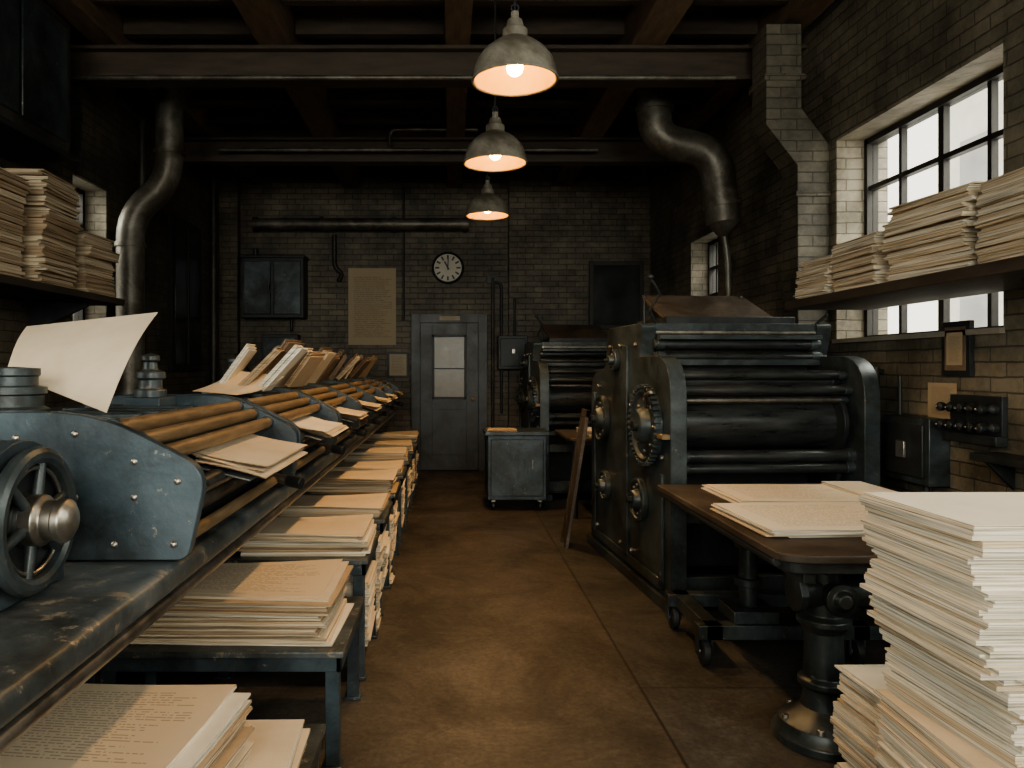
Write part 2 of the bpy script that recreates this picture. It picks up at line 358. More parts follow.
def window(side,y0,y1,z0,z1,nc,nr,lightm=GLASS):
    global wn; wn+=1
    b=B()
    if side=='F':
        b.M=Matrix(((0,1,0,0),(1,0,0,0),(0,0,1,0),(0,0,0,1))); x=YF-.2; xi=YF-.002
    else: x=(XR+.24) if side=='R' else (XL-.24); xi=XR+.002 if side=='R' else XL-.002
    t=.055
    def bar(a,c,e,f,w=.05): b.box(x-w/2,x+w/2,a,c,e,f,FRAME)
    bar(y0,y0+t,z0,z1,.08);bar(y1-t,y1,z0,z1,.08);bar(y0,y1,z0,z0+t,.08);bar(y0,y1,z1-t,z1,.08)
    for i in range(1,nc): yy=y0+(y1-y0)*i/nc; k=.026 if (i==2 and nc==4) else .016; bar(yy-k,yy+k,z0,z1,.04)
    for i in range(1,nr):
        zz=z0+(z1-z0)*i/nr; k=.032 if i==nr//2 else .016; bar(y0,y1,zz-k,zz+k,.05)
    b.box(x-.003,x+.003,y0+t,y1-t,z0+t,z1-t,lightm)
    xa,xb=sorted((xi,x))
    b.box(xa-.03*(side=='R'),xb+.03*(side!='R'),y0+.001,y1-.001,z0,z0+.03,SILL)
    b.box(xa,xb,y1-.015,y1,z0,z1,RVL); b.box(xa,xb,y0,y0+.015,z0,z1,RVL); b.box(xa,xb,y0,y1,z1-.015,z1,RVL)
    b.obj('window_%d'%wn)
for o in OPR: window('R',*o,4,4)
for o in OPL: window('L',*o,3,4)
for o in OPF_FILL: window('F',*o,4,5)  # unseen front windows, added so the fill lamps can shine in
# neighbouring building across the yard, seen through the right window
b=B(); b.box(9.0,9.4,9.2,13.6,0,6.6,FACADE); b.box(8.9,9.0,9.2,13.6,6.4,6.7,FACADE)
for k in range(3):
    for z in (1.2,3.9): b.box(8.97,9.0,9.8+k*1.3,10.6+k*1.3,z,z+1.5,FACW)
b.obj('neighbour_building')
b=B(); b.box(1.93,2.69,YB-.17,YB-.12,1.97,2.92,FRAME); b.box(1.99,2.63,YB-.18,YB-.169,2.03,2.86,DGLASS); b.obj('window_%d'%(wn+1),.004)
b=B(); b.box(XL,XL+.05,8.5,9.5,1.4,3.2,FRAME); b.box(XL+.05,XL+.06,8.58,9.42,1.48,3.12,DGLASS); b.box(XL+.05,XL+.075,8.98,9.02,1.48,3.12,FRAME); b.obj('window_%d'%(wn+2),.004)
# door
b=B(); yb=YB
b.box(-.54,-.42,yb-.10,yb,0,2.19,DOORM); b.box(.40,.52,yb-.10,yb,0,2.19,DOORM); b.box(-.42,.40,yb-.10,yb,2.07,2.19,DOORM)
b.box(-.42,.40,yb-.05,yb-.005,0.01,2.07,DOORM)
b.box(-.42,-.25,yb-.07,yb-.05,.01,2.07,DOORM); b.box(.23,.40,yb-.07,yb-.05,.01,2.07,DOORM)
b.box(-.25,.23,yb-.07,yb-.05,.01,.22,DOORM); b.box(-.25,.23,yb-.07,yb-.05,.86,1.0,DOORM); b.box(-.25,.23,yb-.07,yb-.05,1.9,2.07,DOORM)
for (xa,xb,za,zb) in ((-.25,.23,1.0,1.03),(-.25,.23,1.87,1.9),(-.25,-.22,1.0,1.9),(.20,.23,1.0,1.9)): b.box(xa,xb,yb-.078,yb-.05,za,zb,BLACK)
b.box(-.22,.20,yb-.056,yb-.051,1.03,1.87,PANE)
b.box(-.22,.20,yb-.062,yb-.051,1.42,1.435,BLACK)
b.cyl((.32,yb-.07,1.0),(.32,yb-.12,1.0),.018,STEEL); b.lathe([(0,0),(.03,.01),(.03,.03),(0,.04)],(.32,yb-.12,1.0),(0,-1,0),BRASS)
b.box(-.15,.14,yb-.108,yb-.10,2.10,2.16,PR4)
b.box(-.425,-.41,yb-.075,yb-.05,.01,2.07,BLACK); b.box(.39,.405,yb-.075,yb-.05,.01,2.07,BLACK); b.box(-.42,.40,yb-.075,yb-.05,2.06,2.075,BLACK)
b.obj('door_1',.004)
# ---------------------------------------------------------------- back wall objects
b=B(); c=(-.03,YB,2.84)
b.lathe([(0,0),(.205,0),(.225,.02),(.225,.06),(.205,.075),(.195,.05),(0,.05)],c,(0,-1,0),BLACK,40)
b.lathe([(0,.05),(.193,.05),(.193,.054),(0,.054)],c,(0,-1,0),WHITE,40)
for k in range(12):
    a=k*math.pi/6; T=Matrix.Translation((c[0],YB-.056,c[2]))@Matrix.Rotation(a,4,'Y'); b.box(-.012,.012,-.002,.002,.120,.178,BLACK,T)
for a,l,w in ((math.radians(2),.15,.008),(math.radians(-28),.10,.011)):
    T=Matrix.Translation((c[0],YB-.060,c[2]))@Matrix.Rotation(a,4,'Y'); b.box(-w,w,-.002,.002,-.03,l,BLACK,T)
b.obj('wall_clock')
b=B(); b.grid(lambda u,v:(-1.43+.67*u,YB-.012+.004*math.sin(6*v),1.76+1.08*v),4,6,PR3); b.obj('wall_poster')
b=B(); b.box(-.88,-.58,YB-.03,YB,1.3,1.66,BLACK); b.grid(lambda u,v:(-.85+.24*u,YB-.033,1.33+.30*v),1,1,PR4); b.obj('framed_notice',.003)
b=B(); b.box(-2.86,-2.0,YB-.3,YB,2.12,2.95,BLACK); b.box(-2.82,-2.45,YB-.32,YB-.3,2.17,2.9,DARK); b.box(-2.41,-2.04,YB-.32,YB-.3,2.17,2.9,DARK)
b.box(-2.47,-2.45,YB-.35,YB-.32,2.45,2.6,STEEL); b.cyl((-2.7,YB-.15,2.95),(-2.7,YB-.15,3.1),.03,BLACK); b.cyl((-2.2,YB-.15,2.12),(-2.2,YB-.15,1.95),.02,BLACK); b.box(-2.88,-1.98,YB-.33,YB,2.94,2.98,BLACK)
b.obj('electrical_cabinet',.01)
b=B(); b.box(-2.6,-2.1,YB-.2,YB,1.35,1.9,BLACK); b.box(-2.57,-2.13,YB-.22,YB-.2,1.39,1.86,DARK); b.lathe([(0,0),(.1,0),(.1,.03),(0,.03)],(-2.35,YB-.22,1.65),(0,-1,0),STEEL); b.obj('meter_box',.006)
b=B(); b.box(.66,1.06,YB-.3,YB-.12,1.42,1.88,BLACK); b.box(.69,1.03,YB-.32,YB-.3,1.46,1.84,BLACK); b.box(.84,.89,YB-.34,YB-.32,1.63,1.70,STEEL); b.cyl((.9,YB-.15,1.88),(.9,YB-.15,2.4),.018,BLACK); b.obj('switch_box',.006)
b=B(); b.box(.52,.66,YB-.06,YB,2.62,2.72,BLACK); b.rtube([(.6,YB-.05,2.65),(.72,YB-.05,2.62),(.72,YB-.05,.8)],.018,BLACK,.06); b.rtube([(.6,YB-.05,2.7),(.6,YB-.05,.5)],.022,DUCTD,.06); b.obj('wall_conduit')
b=B(); b.cyl((-2.72,YB-.16,3.43),(.26,YB-.16,3.43),.085,DUCT)
for x in (-2.72,-1.8,-.8,.18): b.cyl((x,YB-.16,3.43),(x+.05,YB-.16,3.43),.105,DUCT); 
for x in (-2.3,-1.3,-.3): b.box(x-.02,x+.02,YB-.16,YB,3.50,3.54,BLACK)
b.obj('steam_pipe')
b=B(); b.rtube([(-1.62,YB-.05,3.3),(-1.62,YB-.05,2.85),(-1.5,YB-.05,2.75),(-1.56,YB-.08,2.65)],.03,DUCTD,.08); b.obj('pipe_stub')
b=B(); b.rtube([(-.65,YB-.04,3.95),(-.65,YB-.04,3.0),(-.65,YB-.04,2.1)],.015,BLACK); b.obj('wall_conduit')
b=B(); b.rtube([(-2.5,8.12,3.80),(1.6,8.12,3.80)],.022,DUCT); b.rtube([(-.65,8.05,3.82),(-.65,8.05,4.0),(.3,8.05,4.0)],.02,DUCT); 
b.obj('ceiling_conduit')
b=B(); b.cyl((-2.9,5.78,3.68),(2.2,5.78,3.68),.02,DUCT); 
for x in (-2.7,-1,1,2.1): b.box(x-.012,x+.012,5.77,5.87,3.67,3.69,BLACK)
b.obj('ceiling_conduit')
for (x,y) in ((-3.12,9.9),(-3.12,7.6)):
    b=B(); b.rtube([(x,y,3.95),(x,y,.05)],.045,DUCTD)
    for z in (3.2,2.3,1.2,.3): b.cyl((x,y,z),(x,y,z+.05),.06,DUCTD); b.box(XL,x,y-.015,y+.015,z,z+.03,BLACK)
    b.obj('standpipe')
b=B(); b.rtube([(-2.95,YB-.3,1.6),(-2.8,YB-.3,1.6),(-2.8,YB-.3,.9)],.03,DUCTD,.08); b.torus((-2.8,YB-.42,1.35),(0,-1,0),.1,.012,BLACK); b.cyl((-2.8,YB-.3,1.35),(-2.8,YB-.42,1.35),.012,STEEL); b.box(-2.92,-2.68,YB-.36,YB-.0,.0,.9,BLACK); b.obj('valve_manifold')
b=B(); b.rtube([(-2.94,6.9,.02),(-2.94,6.9,2.85),(-2.58,6.9,3.15),(-2.58,6.9,3.98)],.125,DUCT,.22,24)
for z in (1.2,2.55,3.4): 
    x=-2.94 if z<2.8 else -2.58
    b.cyl((x,6.9,z),(x,6.9,z+.04),.14,DUCT,24)
b.obj('bent_duct')
b=B(); pts=[(1.84,6.75,3.98),(1.84,6.75,3.5),(2.38,6.75,3.38),(2.46,6.75,2.75)]
b.rtube(pts,.15,DUCT,.2,28)
for p,q in (((1.84,6.75,3.75),(1.84,6.75,3.79)),((2.445,6.75,2.93),(2.45,6.75,2.89))): b.cyl(p,q,.168,DUCT,28)
b.lathe([(.15,0),(.06,.12),(.03,.14)],(2.46,6.75,2.76),(0,0,-1),DUCT,28)
b.rtube([(2.46,6.75,2.7),(2.50,6.75,2.4),(2.52,6.75,1.2),(2.70,6.75,1.1),(2.78,6.75,1.1)],.035,DUCT,.1); b.obj('ventilation_duct')
b=B(); y0,y1=5.50,5.76
P=[(2.32,3.97),(2.58,3.97),(2.58,3.35),(2.785,3.08),(2.785,1.7),(2.55,1.7),(2.55,2.93),(2.32,3.23)]
b.prism(P,'xz',y0,y1,BRICKP)
b.box(2.30,2.60,y0-.02,y1+.02,3.55,3.60,BRICKP); b.box(2.53,2.785,y0-.02,y1+.02,2.70,2.74,BRICKP); b.obj('square_duct',.006)
b=B(); b.box(XL,-2.74,4.1,5.42,2.98,3.92,DUCTD); b.box(-2.74,-2.72,4.18,4.74,3.05,3.85,DARK); b.box(-2.74,-2.72,4.78,5.34,3.05,3.85,DARK); b.box(XL,-2.72,4.05,5.46,2.94,2.98,BLACK)
b.box(-2.9,-2.8,5.42,5.44,3.2,3.6,BLACK)
b.rtube([(-2.95,5.44,3.4),(-2.95,5.7,3.4),(-2.95,5.7,3.9)],.03,BLACK,.08); b.obj('wall_cabinet',.008)
b=B(); b.box(XL,-3.05,5.75,6.2,3.15,3.7,DARK); b.box(-3.05,-3.03,5.79,6.16,3.2,3.65,BLACK); b.obj('fuse_box',.006)
# ---------------------------------------------------------------- paper stacks
def stack(cx,cy,z0,z1,w,d,kind='c',rot=0,t=(.006,.014),jit=.012,curl=0,top=None,uvrot=False,name='paper_stack',warp=.0,jr=.03,base=None):
    b=base or B(); z=z0
    sets={'c':[(P1,S1),(P1,S1),(P2,S2),(P3,S3)],'w':[(P2,S2),(P2,S2),(P2,S2),(P1,S1)],'t':[(P3,S3),(P1,S1),(P3,S3)],'m':[(P1,S1),(P2,S2)]}[kind]
    ox=oy=0
    while z<z1-.001:
        th=min(R(*t),z1-z)
        if random.random()<.18: ox,oy=R(-jit,jit)*1.2,R(-jit,jit)*1.2
        mt,ms=random.choice(sets); last=z+th>=z1-.001
        if last and top: mt=top
        fr=(z-z0)/max(.01,z1-z0)
        b.slab(cx+ox+R(-jit,jit)*.5,cy+oy+R(-jit,jit)*.5,z,w*R(.97,1.01),d*R(.97,1.01),th*.93,rot+R(-jr,jr),mt,ms,curl*(.3+.7*fr),uvrot=uvrot,ph=fr,warp=warp*fr)
        z+=th
    if base is None: return b.obj(name,0,ang=50)
b=B(); b.box(XL,-2.6,3.6,6.0,1.94,1.99,SHELFW); 
for y in (4.2,5.7):
    b.prism([(XL,1.94),(-2.75,1.94),(-2.75,1.91),(XL+.03,1.72),(XL,1.72)],'xz',y-.015,y+.015,BLACK)
b.obj('wall_shelf',.004)
stack(-2.88,5.05,1.99,2.72,.5,.5,'t',rot=.05,t=(.01,.022),jit=.03,warp=.0,jr=.05)
stack(-2.88,5.68,1.99,2.44,.5,.44,'t',rot=-.03,t=(.008,.018),jit=.02)
stack(-2.88,4.42,1.99,2.62,.52,.5,'t',rot=.02,t=(.01,.022),jit=.03)
b=B(); b.box(2.23,XR,2.2,5.0,1.83,1.885,SHELFW)
for y in (2.5,3.2):
    b.tube([(2.45,y,1.83),(2.5,y,1.74),(2.65,y,1.68),(XR,y,1.6)],.014,BLACK,8)
b.obj('wall_shelf',.004)
stack(2.50,4.72,1.885,2.13,.44,.38,'m',rot=.03,jit=.02)
stack(2.50,4.22,1.885,2.17,.46,.48,'m',rot=-.04,jit=.02)
stack(2.51,3.62,1.885,2.27,.48,.56,'m',rot=.06,jit=.02,jr=.04)
stack(2.51,3.0,1.885,2.25,.48,.5,'m',rot=-.05,jit=.02)
stack(2.51,2.45,1.885,2.2,.48,.44,'m',rot=.03,jit=.02)
# ---------------------------------------------------------------- big presses
def press(ox,oy,rz,W=1.3):
    T=Matrix.Translation((ox,oy,0))@Matrix.Rotation(rz,4,'Z'); b=B(T)
    prof=roundpoly([(0,0,0),(0,1.52,.42),(.56,1.52,.02),(.50,1.74,.04),(1.28,1.74,.05),(1.34,1.45,.08),(1.75,1.38,.15),(1.75,0,0)],.03,8)
    for x0 in (0,W-.1):
        b.prism(prof,'yz',x0,x0+.1,DARK)
    b.box(-.03,.13,-.03,1.78,0,.07,DARK); b.box(W-.13,W+.03,-.03,1.78,0,.07,DARK)
    b.box(-.018,0,.1,.16,.1,.80,DARK); b.box(-.018,0,.78,.86,.1,1.6,DARK); b.box(-.018,0,1.6,1.66,.1,1.25,DARK); b.box(-.018,0,.1,1.66,.10,.16,DARK)
    def hub(y,z,r,side=-1,th=.07):
        x=0 if side<0 else W
        b.lathe([(0,0),(r,0),(r,th*.5),(r*.9,th*.6),(r*.82,th*.35),(r*.5,th*.35),(r*.42,th*.9),(r*.38,th),(0,th)],(x,y,z),(side,0,0),DARK,32)
        for k in range(8):
            a=k*math.pi/4; b.cyl((x,y+math.cos(a)*r*.68,z+math.sin(a)*r*.68),(x+side*th*.5,y+math.cos(a)*r*.68,z+math.sin(a)*r*.68),.012,STEEL,8)
        b.cyl((x,y,z),(x+side*(th+.025),y,z),r*.16,BLACK,12)
    hub(.36,1.08,.24,-1,.09); hub(.52,.58,.14); hub(1.4,1.05,.18); hub(1.3,.55,.11); hub(.35,1.08,.22,1,.12); hub(1.05,1.5,.08)
    for k in range(40):
        a=k*2*math.pi/40; TT=Matrix.Translation((-.04,.36,1.08))@Matrix.Rotation(a,4,'X'); b.box(-.022,.022,-.010,.010,.235,.262,DARK,TT)
    for (y,z) in ((.12,.9),(.12,.7),(.12,.2),(.7,.2),(.95,.2),(1.55,.2),(1.5,1.3),(.95,1.6),(1.2,1.6),(.62,1.6)):
        b.cyl((0,y,z),(-.02,y,z),.016,STEEL,8)
    def rl(y,z,r,m=ROLL,collar=True):
        b.cyl((.08,y,z),(W-.08,y,z),r,m,28)
        if collar:
            for x in (.10,W-.15): b.cyl((x,y,z),(x+.05,y,z),r*1.15,DARK,28)
    rl(.14,1.31,.03); rl(.2,1.40,.028); rl(.36,1.10,.17); rl(.12,.905,.038); rl(.12,.83,.033); rl(.3,1.36,.05); rl(.28,.85,.07); rl(.18,1.245,.022,STEEL)
    rl(.52,1.60,.035); rl(.50,1.52,.03); rl(.55,1.68,.03,STEEL,False)
    b.box(.1,W-.1,.62,.68,.1,1.6,BLACK); b.box(.1,W-.1,.52,1.26,1.69,1.74,DARK); b.box(.1,W-.1,1.2,1.26,.1,1.69,BLACK)
    b.box(.1,W-.1,.02,.10,.52,.60,DARK); b.box(.1,W-.1,.03,.08,.70,.745,DARK); b.box(.1,W-.1,.02,.08,.1,.2,DARK)
    b.box(.1,W-.1,.47,.50,1.46,1.50,DARK); b.box(.1,W-.1,.1,.6,.06,.1,BLACK)
    b.box(.1,W-.1,.44,.52,1.63,1.66,DARK)
    for (y,z,r) in ((.3,1.1,.2),(.3,.8,.12)): b.lathe([(r,0),(r,.03)],(W-.16,y,z),(1,0,0),BLACK,24)
    b.box(.2,W-.2,.6,1.2,1.74,1.79,BLACK)
    c=[(.22,.62,1.76),(W-.30,.62,1.76),(W-.38,1.0,1.97),(.17,1.0,1.97)]
    vs=c+[tuple(Vector(p)-Vector((0,-.010,.022))) for p in c]
    b.add(vs,[(0,1,2,3),(7,6,5,4),(0,4,5,1),(1,5,6,2),(2,6,7,3),(3,7,4,0)],WOOD)
    b.cyl((.18,.98,1.74),(.18,.98,1.97),.012,BLACK); b.cyl((W-.40,.98,1.74),(W-.40,.98,1.97),.012,BLACK)
    b.tube([(.12,.55,1.72),(.05,.50,1.82),(.10,.45,1.93),(.02,.40,2.02)],.010,BLACK,8); b.lathe([(0,0),(.02,.01),(.02,.03),(0,.04)],(.02,.40,2.01),(0,0,1),BLACK,12)
    b.tube([(W-.1,.55,1.72),(W-.02,.52,1.80)],.012,BLACK,8)
    b.tube([(-.06,.25,1.2),(-.10,.15,1.28),(-.10,.05,1.30)],.012,STEEL,8)
    b.box(-.05,.0,.0,.10,1.02,1.05,BRASS)
    return b.obj('printing_press',.005)
press(1.30,4.42,math.radians(4.5))
press(.98,8.15,math.radians(2),1.25)
# ---------------------------------------------------------------- delivery tables
def dtable(x0,x1,y0,y1,z,name='delivery_table'):
    b=B(); poly=roundpoly([(x0,y0,.10),(x1,y0,.10),(x1,y1,.02),(x0,y1,.02)],.1,6)
    b.prism(poly,'xy',z-.03,z,WOOD)
    ins=roundpoly([(x0+.03,y0+.03,.08),(x1-.03,y0+.03,.08),(x1-.03,y1,.02),(x0+.03,y1,.02)],.1,6)
    b.prism(ins,'xy',z-.075,z-.03,BLACK)
    for k in range(6):
        y=y0+.15+(y1-y0-.3)*k/5; b.cyl((x0+.025,y,z-.05),(x0+.04,y,z-.05),.012,STEEL,8)
    for x in (x0+.12,x1-.22): b.box(x,x+.05,y0+.1,y1-.05,z-.13,z-.075,DARK)
    return b
b=dtable(1.18,2.42,2.66,4.28,.78)
b.box(1.5,2.3,4.1,4.28,.62,.70,DARK)
b.tube([(1.20,2.75,.735),(1.20,4.25,.735)],.02,BLACK,8)
b.obj('delivery_table',.005)
b=dtable(1.12,2.1,7.05,8.05,.78)
for x in (1.2,2.0): b.cyl((x,7.2,0),(x,7.2,.70),.03,BLACK)
b.obj('delivery_table',.005)
stack(1.62,7.5,.78,.83,.6,.5,'m',rot=.05)
stack(1.72,3.90,.78,.80,.66,.52,'w',rot=.03,jit=.03,t=(.004,.006),top=PR2)
stack(1.62,3.26,.78,.815,.70,.58,'w',rot=.06,jit=.03,t=(.005,.007),top=PR2)
stack(2.17,3.90,.78,.815,.22,.56,'w',rot=-.03,jit=.01,t=(.005,.007),top=P2)
cx,cy=1.46,2.93
b=B(); b.lathe([(0,0),(.19,0),(.19,.03),(.175,.045),(.165,.075),(.12,.10),(.085,.13),(.075,.18),(.078,.2),(.095,.215),(.095,.235),(.075,.25),(.07,.42),(.085,.44),(.10,.455),(.10,.475),(.075,.49),(.075,.66),(.10,.675),(.10,.70),(0,.70)],(cx,cy,0),(0,0,1),DARK,36)
for k in range(6):
    a=k*math.pi/3; b.cyl((cx+.15*math.cos(a),cy+.15*math.sin(a),.04),(cx+.15*math.cos(a),cy+.15*math.sin(a),.095),.014,STEEL,8)
b.cyl((cx-.11,cy-.02,.58),(cx+.17,cy-.02,.58),.062,DARK,24); b.cyl((cx-.13,cy-.02,.58),(cx-.10,cy-.02,.58),.078,DARK,8); b.lathe([(.085,0),(.085,.03),(.05,.04),(.05,.06),(.03,.07)],(cx+.16,cy-.02,.58),(1,0,0),DARK,24)
b.lathe([(.05,0),(.05,.12),(.062,.125),(.062,.145),(.04,.15),(.025,.17),(0,.17)],(cx,cy,.58),(0,-1,0),DARK,24)
b.obj('jack_stand',.003)
b=B(); 
b.box(1.20,2.1,3.62,3.70,.13,.20,DARK); b.box(1.20,2.1,4.12,4.2,.13,.20,DARK); b.box(1.24,1.32,3.62,4.2,.13,.20,DARK); b.box(1.95,2.03,3.62,4.2,.13,.20,DARK)
b.box(1.38,1.6,3.64,3.86,.20,.26,DARK); b.cyl((1.49,3.75,.26),(1.49,3.75,.70),.045,DARK,20); b.cyl((1.49,3.75,.36),(1.49,3.75,.40),.065,DARK,20); b.cyl((1.49,3.75,.55),(1.49,3.75,.59),.065,DARK,20)
b.box(1.36,1.62,3.68,3.82,.62,.645,DARK)
for x in (1.24,1.98):
    for y in (3.66,4.16):
        b.lathe([(0,-.022),(.05,-.022),(.065,-.015),(.065,.015),(.05,.022),(0,.022)],(x,y,.066),(1,0,0),BLACK,24); b.cyl((x-.035,y,.066),(x+.035,y,.066),.016,STEEL,12)
        b.box(x-.04,x-.028,y-.02,y+.02,.05,.14,DARK); b.box(x+.028,x+.04,y-.02,y+.02,.05,.14,DARK)
b.obj('wheeled_truck',.004)
b=B()
stack(1.50,1.86,.0,.30,.60,.44,'w',rot=.05,jit=.016,base=b,jr=.02)
stack(1.49,1.87,.30,.55,.62,.44,'w',rot=-.03,jit=.016,base=b,jr=.02)
stack(1.53,1.88,.55,.76,.61,.45,'w',rot=.06,jit=.018,base=b,jr=.02)
stack(1.47,1.87,.76,1.10,.60,.44,'w',rot=.02,jit=.016,base=b,top=P2,jr=.02)
b.obj('paper_pile',0,ang=50)
stack(1.55,2.33,.0,.45,.50,.40,'w',rot=.04,jit=.016,name='paper_pile',jr=.02)
b=B(Matrix.Translation((.92,6.0,0))@Matrix.Rotation(math.radians(9.0),4,'Y'))
b.box(0,.028,0,.05,.0,1.12,WOOD); b.box(0,.028,.2,.25,.0,1.12,WOOD); b.box(.004,.024,.05,.2,.05,1.08,WOOD); b.box(0,.028,.0,.25,1.06,1.12,WOOD); b.obj('wooden_frame_board',.003)
b=B(); x0,x1,y0,y1=.38,.97,7.55,8.02
b.box(x0,x1,y0,y1,.11,.76,BLUE); b.box(x0-.03,x1+.03,y0-.03,y1+.03,.76,.80,BLUE); b.box(x0+.03,x1-.03,y0-.012,y0,.15,.72,BLUE)
b.box(x0-.012,x0,y0+.04,y1-.04,.15,.72,DARK); b.box(x0+.44,x0+.46,y0-.035,y0-.012,.42,.52,STEEL)
for x in (x0+.06,x1-.06):
    for y in (y0+.06,y1-.06): b.cyl((x-.015,y,.045),(x+.015,y,.045),.045,BLACK,16); b.box(x-.025,x+.025,y-.025,y+.025,.08,.11,STEEL)
b.box(x0,x0+.3,y0+.05,y0+.3,.80,.815,P3)
b.obj('rolling_cabinet',.006)
# ---------------------------------------------------------------- left bench machine line
EX=-.68
b=B()
b.prism(roundpoly([(-2.1,.90),(-2.1,.955),(EX-.02,.955),(EX,.94),(EX,.90),(EX-.05,.87),(EX-.12,.87),(EX-.14,.90)],.012,3),'xz',.75,9.5,BLUE2)
b.cyl((EX-.03,.75,.865),(EX-.03,9.5,.865),.022,STEEL,12)
b.prism([(EX-.14,.90),(EX-.20,.74),(EX-.24,.74),(EX-.24,.90)],'xz',.75,9.5,DARK)
for y in (1.0,3.3,5.7,7.5,9.3):
    b.prism([(-1.95,0),(-1.95,.9),(-1.0,.9),(-1.0,.8),(-1.45,.55),(-1.45,.0)],'xz',y-.04,y+.04,BLUE)
    b.box(-2.0,-1.4,y-.07,y+.07,0,.04,BLUE)
b.box(-1.9,-1.8,1.0,9.3,.3,.36,BLUE)
b.obj('machine_bench',.004)
PL=[1.9,3.15,4.3,5.35,6.4,7.4,8.4]
YE=9.4
for i,y in enumerate(PL):
    y2=PL[i+1] if i+1<len(PL) else YE
    b=B(); L=y2-y
    prof=roundpoly([(-1.40,.96,.01),(-1.40,1.335,.05),(-.90,1.335,.12),(-.615,1.19,.07),(-.665,.96,.03),(-.85,.96,.02)],.03,6)
    b.prism(prof,'xz',y,y+.035,BLUE); b.prism(prof,'xz',y2-.075,y2-.04,BLUE)
    for (x,z) in ((-1.3,1.27),(-1.1,1.27),(-.95,1.28),(-.80,1.21),(-.69,1.16),(-.70,1.0),(-.85,1.0),(-1.05,1.0),(-1.3,1.0),(-.80,1.12),(-.95,1.12)):
        b.lathe([(.010,0),(.008,.005),(0,.008)],(x,y,z),(0,-1,0),STEEL,10)
    b.box(-1.98,-1.42,y+.05,y2-.1,.957,1.22,BLUE); b.box(-1.96,-1.44,y+.07,y2-.12,1.22,1.25,BLUE)
    yb0,yb1=y+.035,y2-.075
    for (x,z,r,m) in ((-.875,1.288,.025,BRASS),(-.81,1.258,.023,BRASS),(-.75,1.222,.023,BRASS),(-.70,1.12,.026,ROLL),(-.74,1.06,.030,STEEL),(-.70,1.0,.018,BRASS)):
        b.cyl((x,yb0,z),(x,yb1,z),r,m,20)
        for yy in (yb0,yb1-.02): b.cyl((x,yy,z),(x,yy+.02,z),r*1.15,DARK,20)
    b.prism([(-1.38,1.25),(-1.38,1.298),(-.93,1.288),(-.90,1.25),(-.80,1.19),(-.80,1.16),(-.94,1.23)],'xz',yb0,yb1,BLUE)
    b.box(-1.3,-.80,yb0,yb1,.96,1.1,BLACK)
    k=y+.25
    while k<y2-.3:
        b.box(-1.36,-.96,k,k+.03,1.29,1.305,DARK); k+=.16
    b.prism([(-.80,1.155),(-.80,1.162),(-.60,1.112),(-.60,1.105)],'xz',y+.35,y2-.20,BLUE2)
    b.box(-1.26,-1.12,y2-.26,y2-.08,1.25,1.33,BLUE)
    b.lathe([(0,0),(.062,0),(.062,.03),(.045,.035),(.045,.07),(.056,.075),(.056,.10),(.03,.11),(.026,.14),(.036,.145),(.036,.165),(0,.175)],(-1.19,y2-.17,1.33),(0,0,1),DARK if i else BLUE2,24)
    b.cyl((-1.33,y+.2,1.24),(-1.33,y+.2,1.34),.012,STEEL,12); b.lathe([(0,0),(.022,.01),(.022,.03),(0,.04)],(-1.33,y+.2,1.33),(0,0,1),BLACK,12)
    b.cyl((-.80,y2-.13,1.03),(-.62,y2-.2,1.0),.018,STEEL,12); b.cyl((-.64,y2-.195,1.003),(-.58,y2-.215,.994),.024,BLACK,12)
    b.obj('folding_machine',.0035)
b=B(); b.lathe([(0,0),(.095,0),(.095,.02),(.08,.028),(.08,.06),(.088,.065),(.088,.085),(.065,.09),(.065,.115),(.07,.12),(.07,.14),(0,.145)],(-1.29,2.22,1.306),(0,0,1),DARK,28); b.obj('adjusting_screw')
# handwheel facing the aisle, with its guard
c=Vector((-.885,1.59,1.125))
b2=B(Matrix.Translation((c.x,c.y,0))@Matrix.Rotation(math.pi/2,4,'Z'))
g=[(-.17,.957),(-.17,1.125)]+[(-.17*math.cos(a),1.125+.17*math.sin(a)) for a in [k*math.pi/14 for k in range(1,14)]]+[(.17,1.125),(.17,.957)]
b2.prism(g,'xz',.02,.11,BLUE)
b2.box(-.15,.15,.11,.22,.957,1.15,BLUE)
b2.torus((0,-.005,1.125),(0,1,0),.138,.019,DARK,40,10); b2.torus((0,-.003,1.125),(0,1,0),.112,.006,STEEL,40,8)
b2.lathe([(0,0),(.135,0),(.135,.012),(.11,.012),(.10,.006),(.06,.006),(.055,.018),(0,.018)],(0,.02,1.125),(0,-1,0),BLACK,40)
for k in range(6):
    a=k*2*math.pi/6+.3; b2.cyl((.03*math.cos(a),-.004,1.125+.03*math.sin(a)),(.13*math.cos(a),-.004,1.125+.13*math.sin(a)),.013,DARK,12,.010)
b2.lathe([(0,-.03),(.055,-.03),(.055,.025),(.042,.032),(.042,.055),(.046,.06),(.046,.075),(.032,.085),(.018,.092),(0,.092)],(0,0,1.125),(0,-1,0),STEEL,28)
b2.obj('handwheel',.003)
for i,y in enumerate(PL):
    y2=PL[i+1] if i+1<len(PL) else YE
    b=B(); n=5
    for k in range(n):
        dx=R(-.015,.02); dy=R(-.03,.03); z=.006*k
        w0=y+.38+dy; w1=y2-.22+dy
        def fn(u,v,z=z,dx=dx,w0=w0,w1=w1,k=k): 
            x=-.79+dx+.22*u; return (x,w0+(w1-w0)*v,1.168+z-.052*u+.006*math.sin(u*3+k))
        b.grid(fn,8,4,random.choice((P1,P2,PR1)))
        b.grid(lambda u,v:(fn(u,v)[0],fn(u,v)[1],fn(u,v)[2]-.003),8,4,S1)
    b.obj('delivered_sheets')
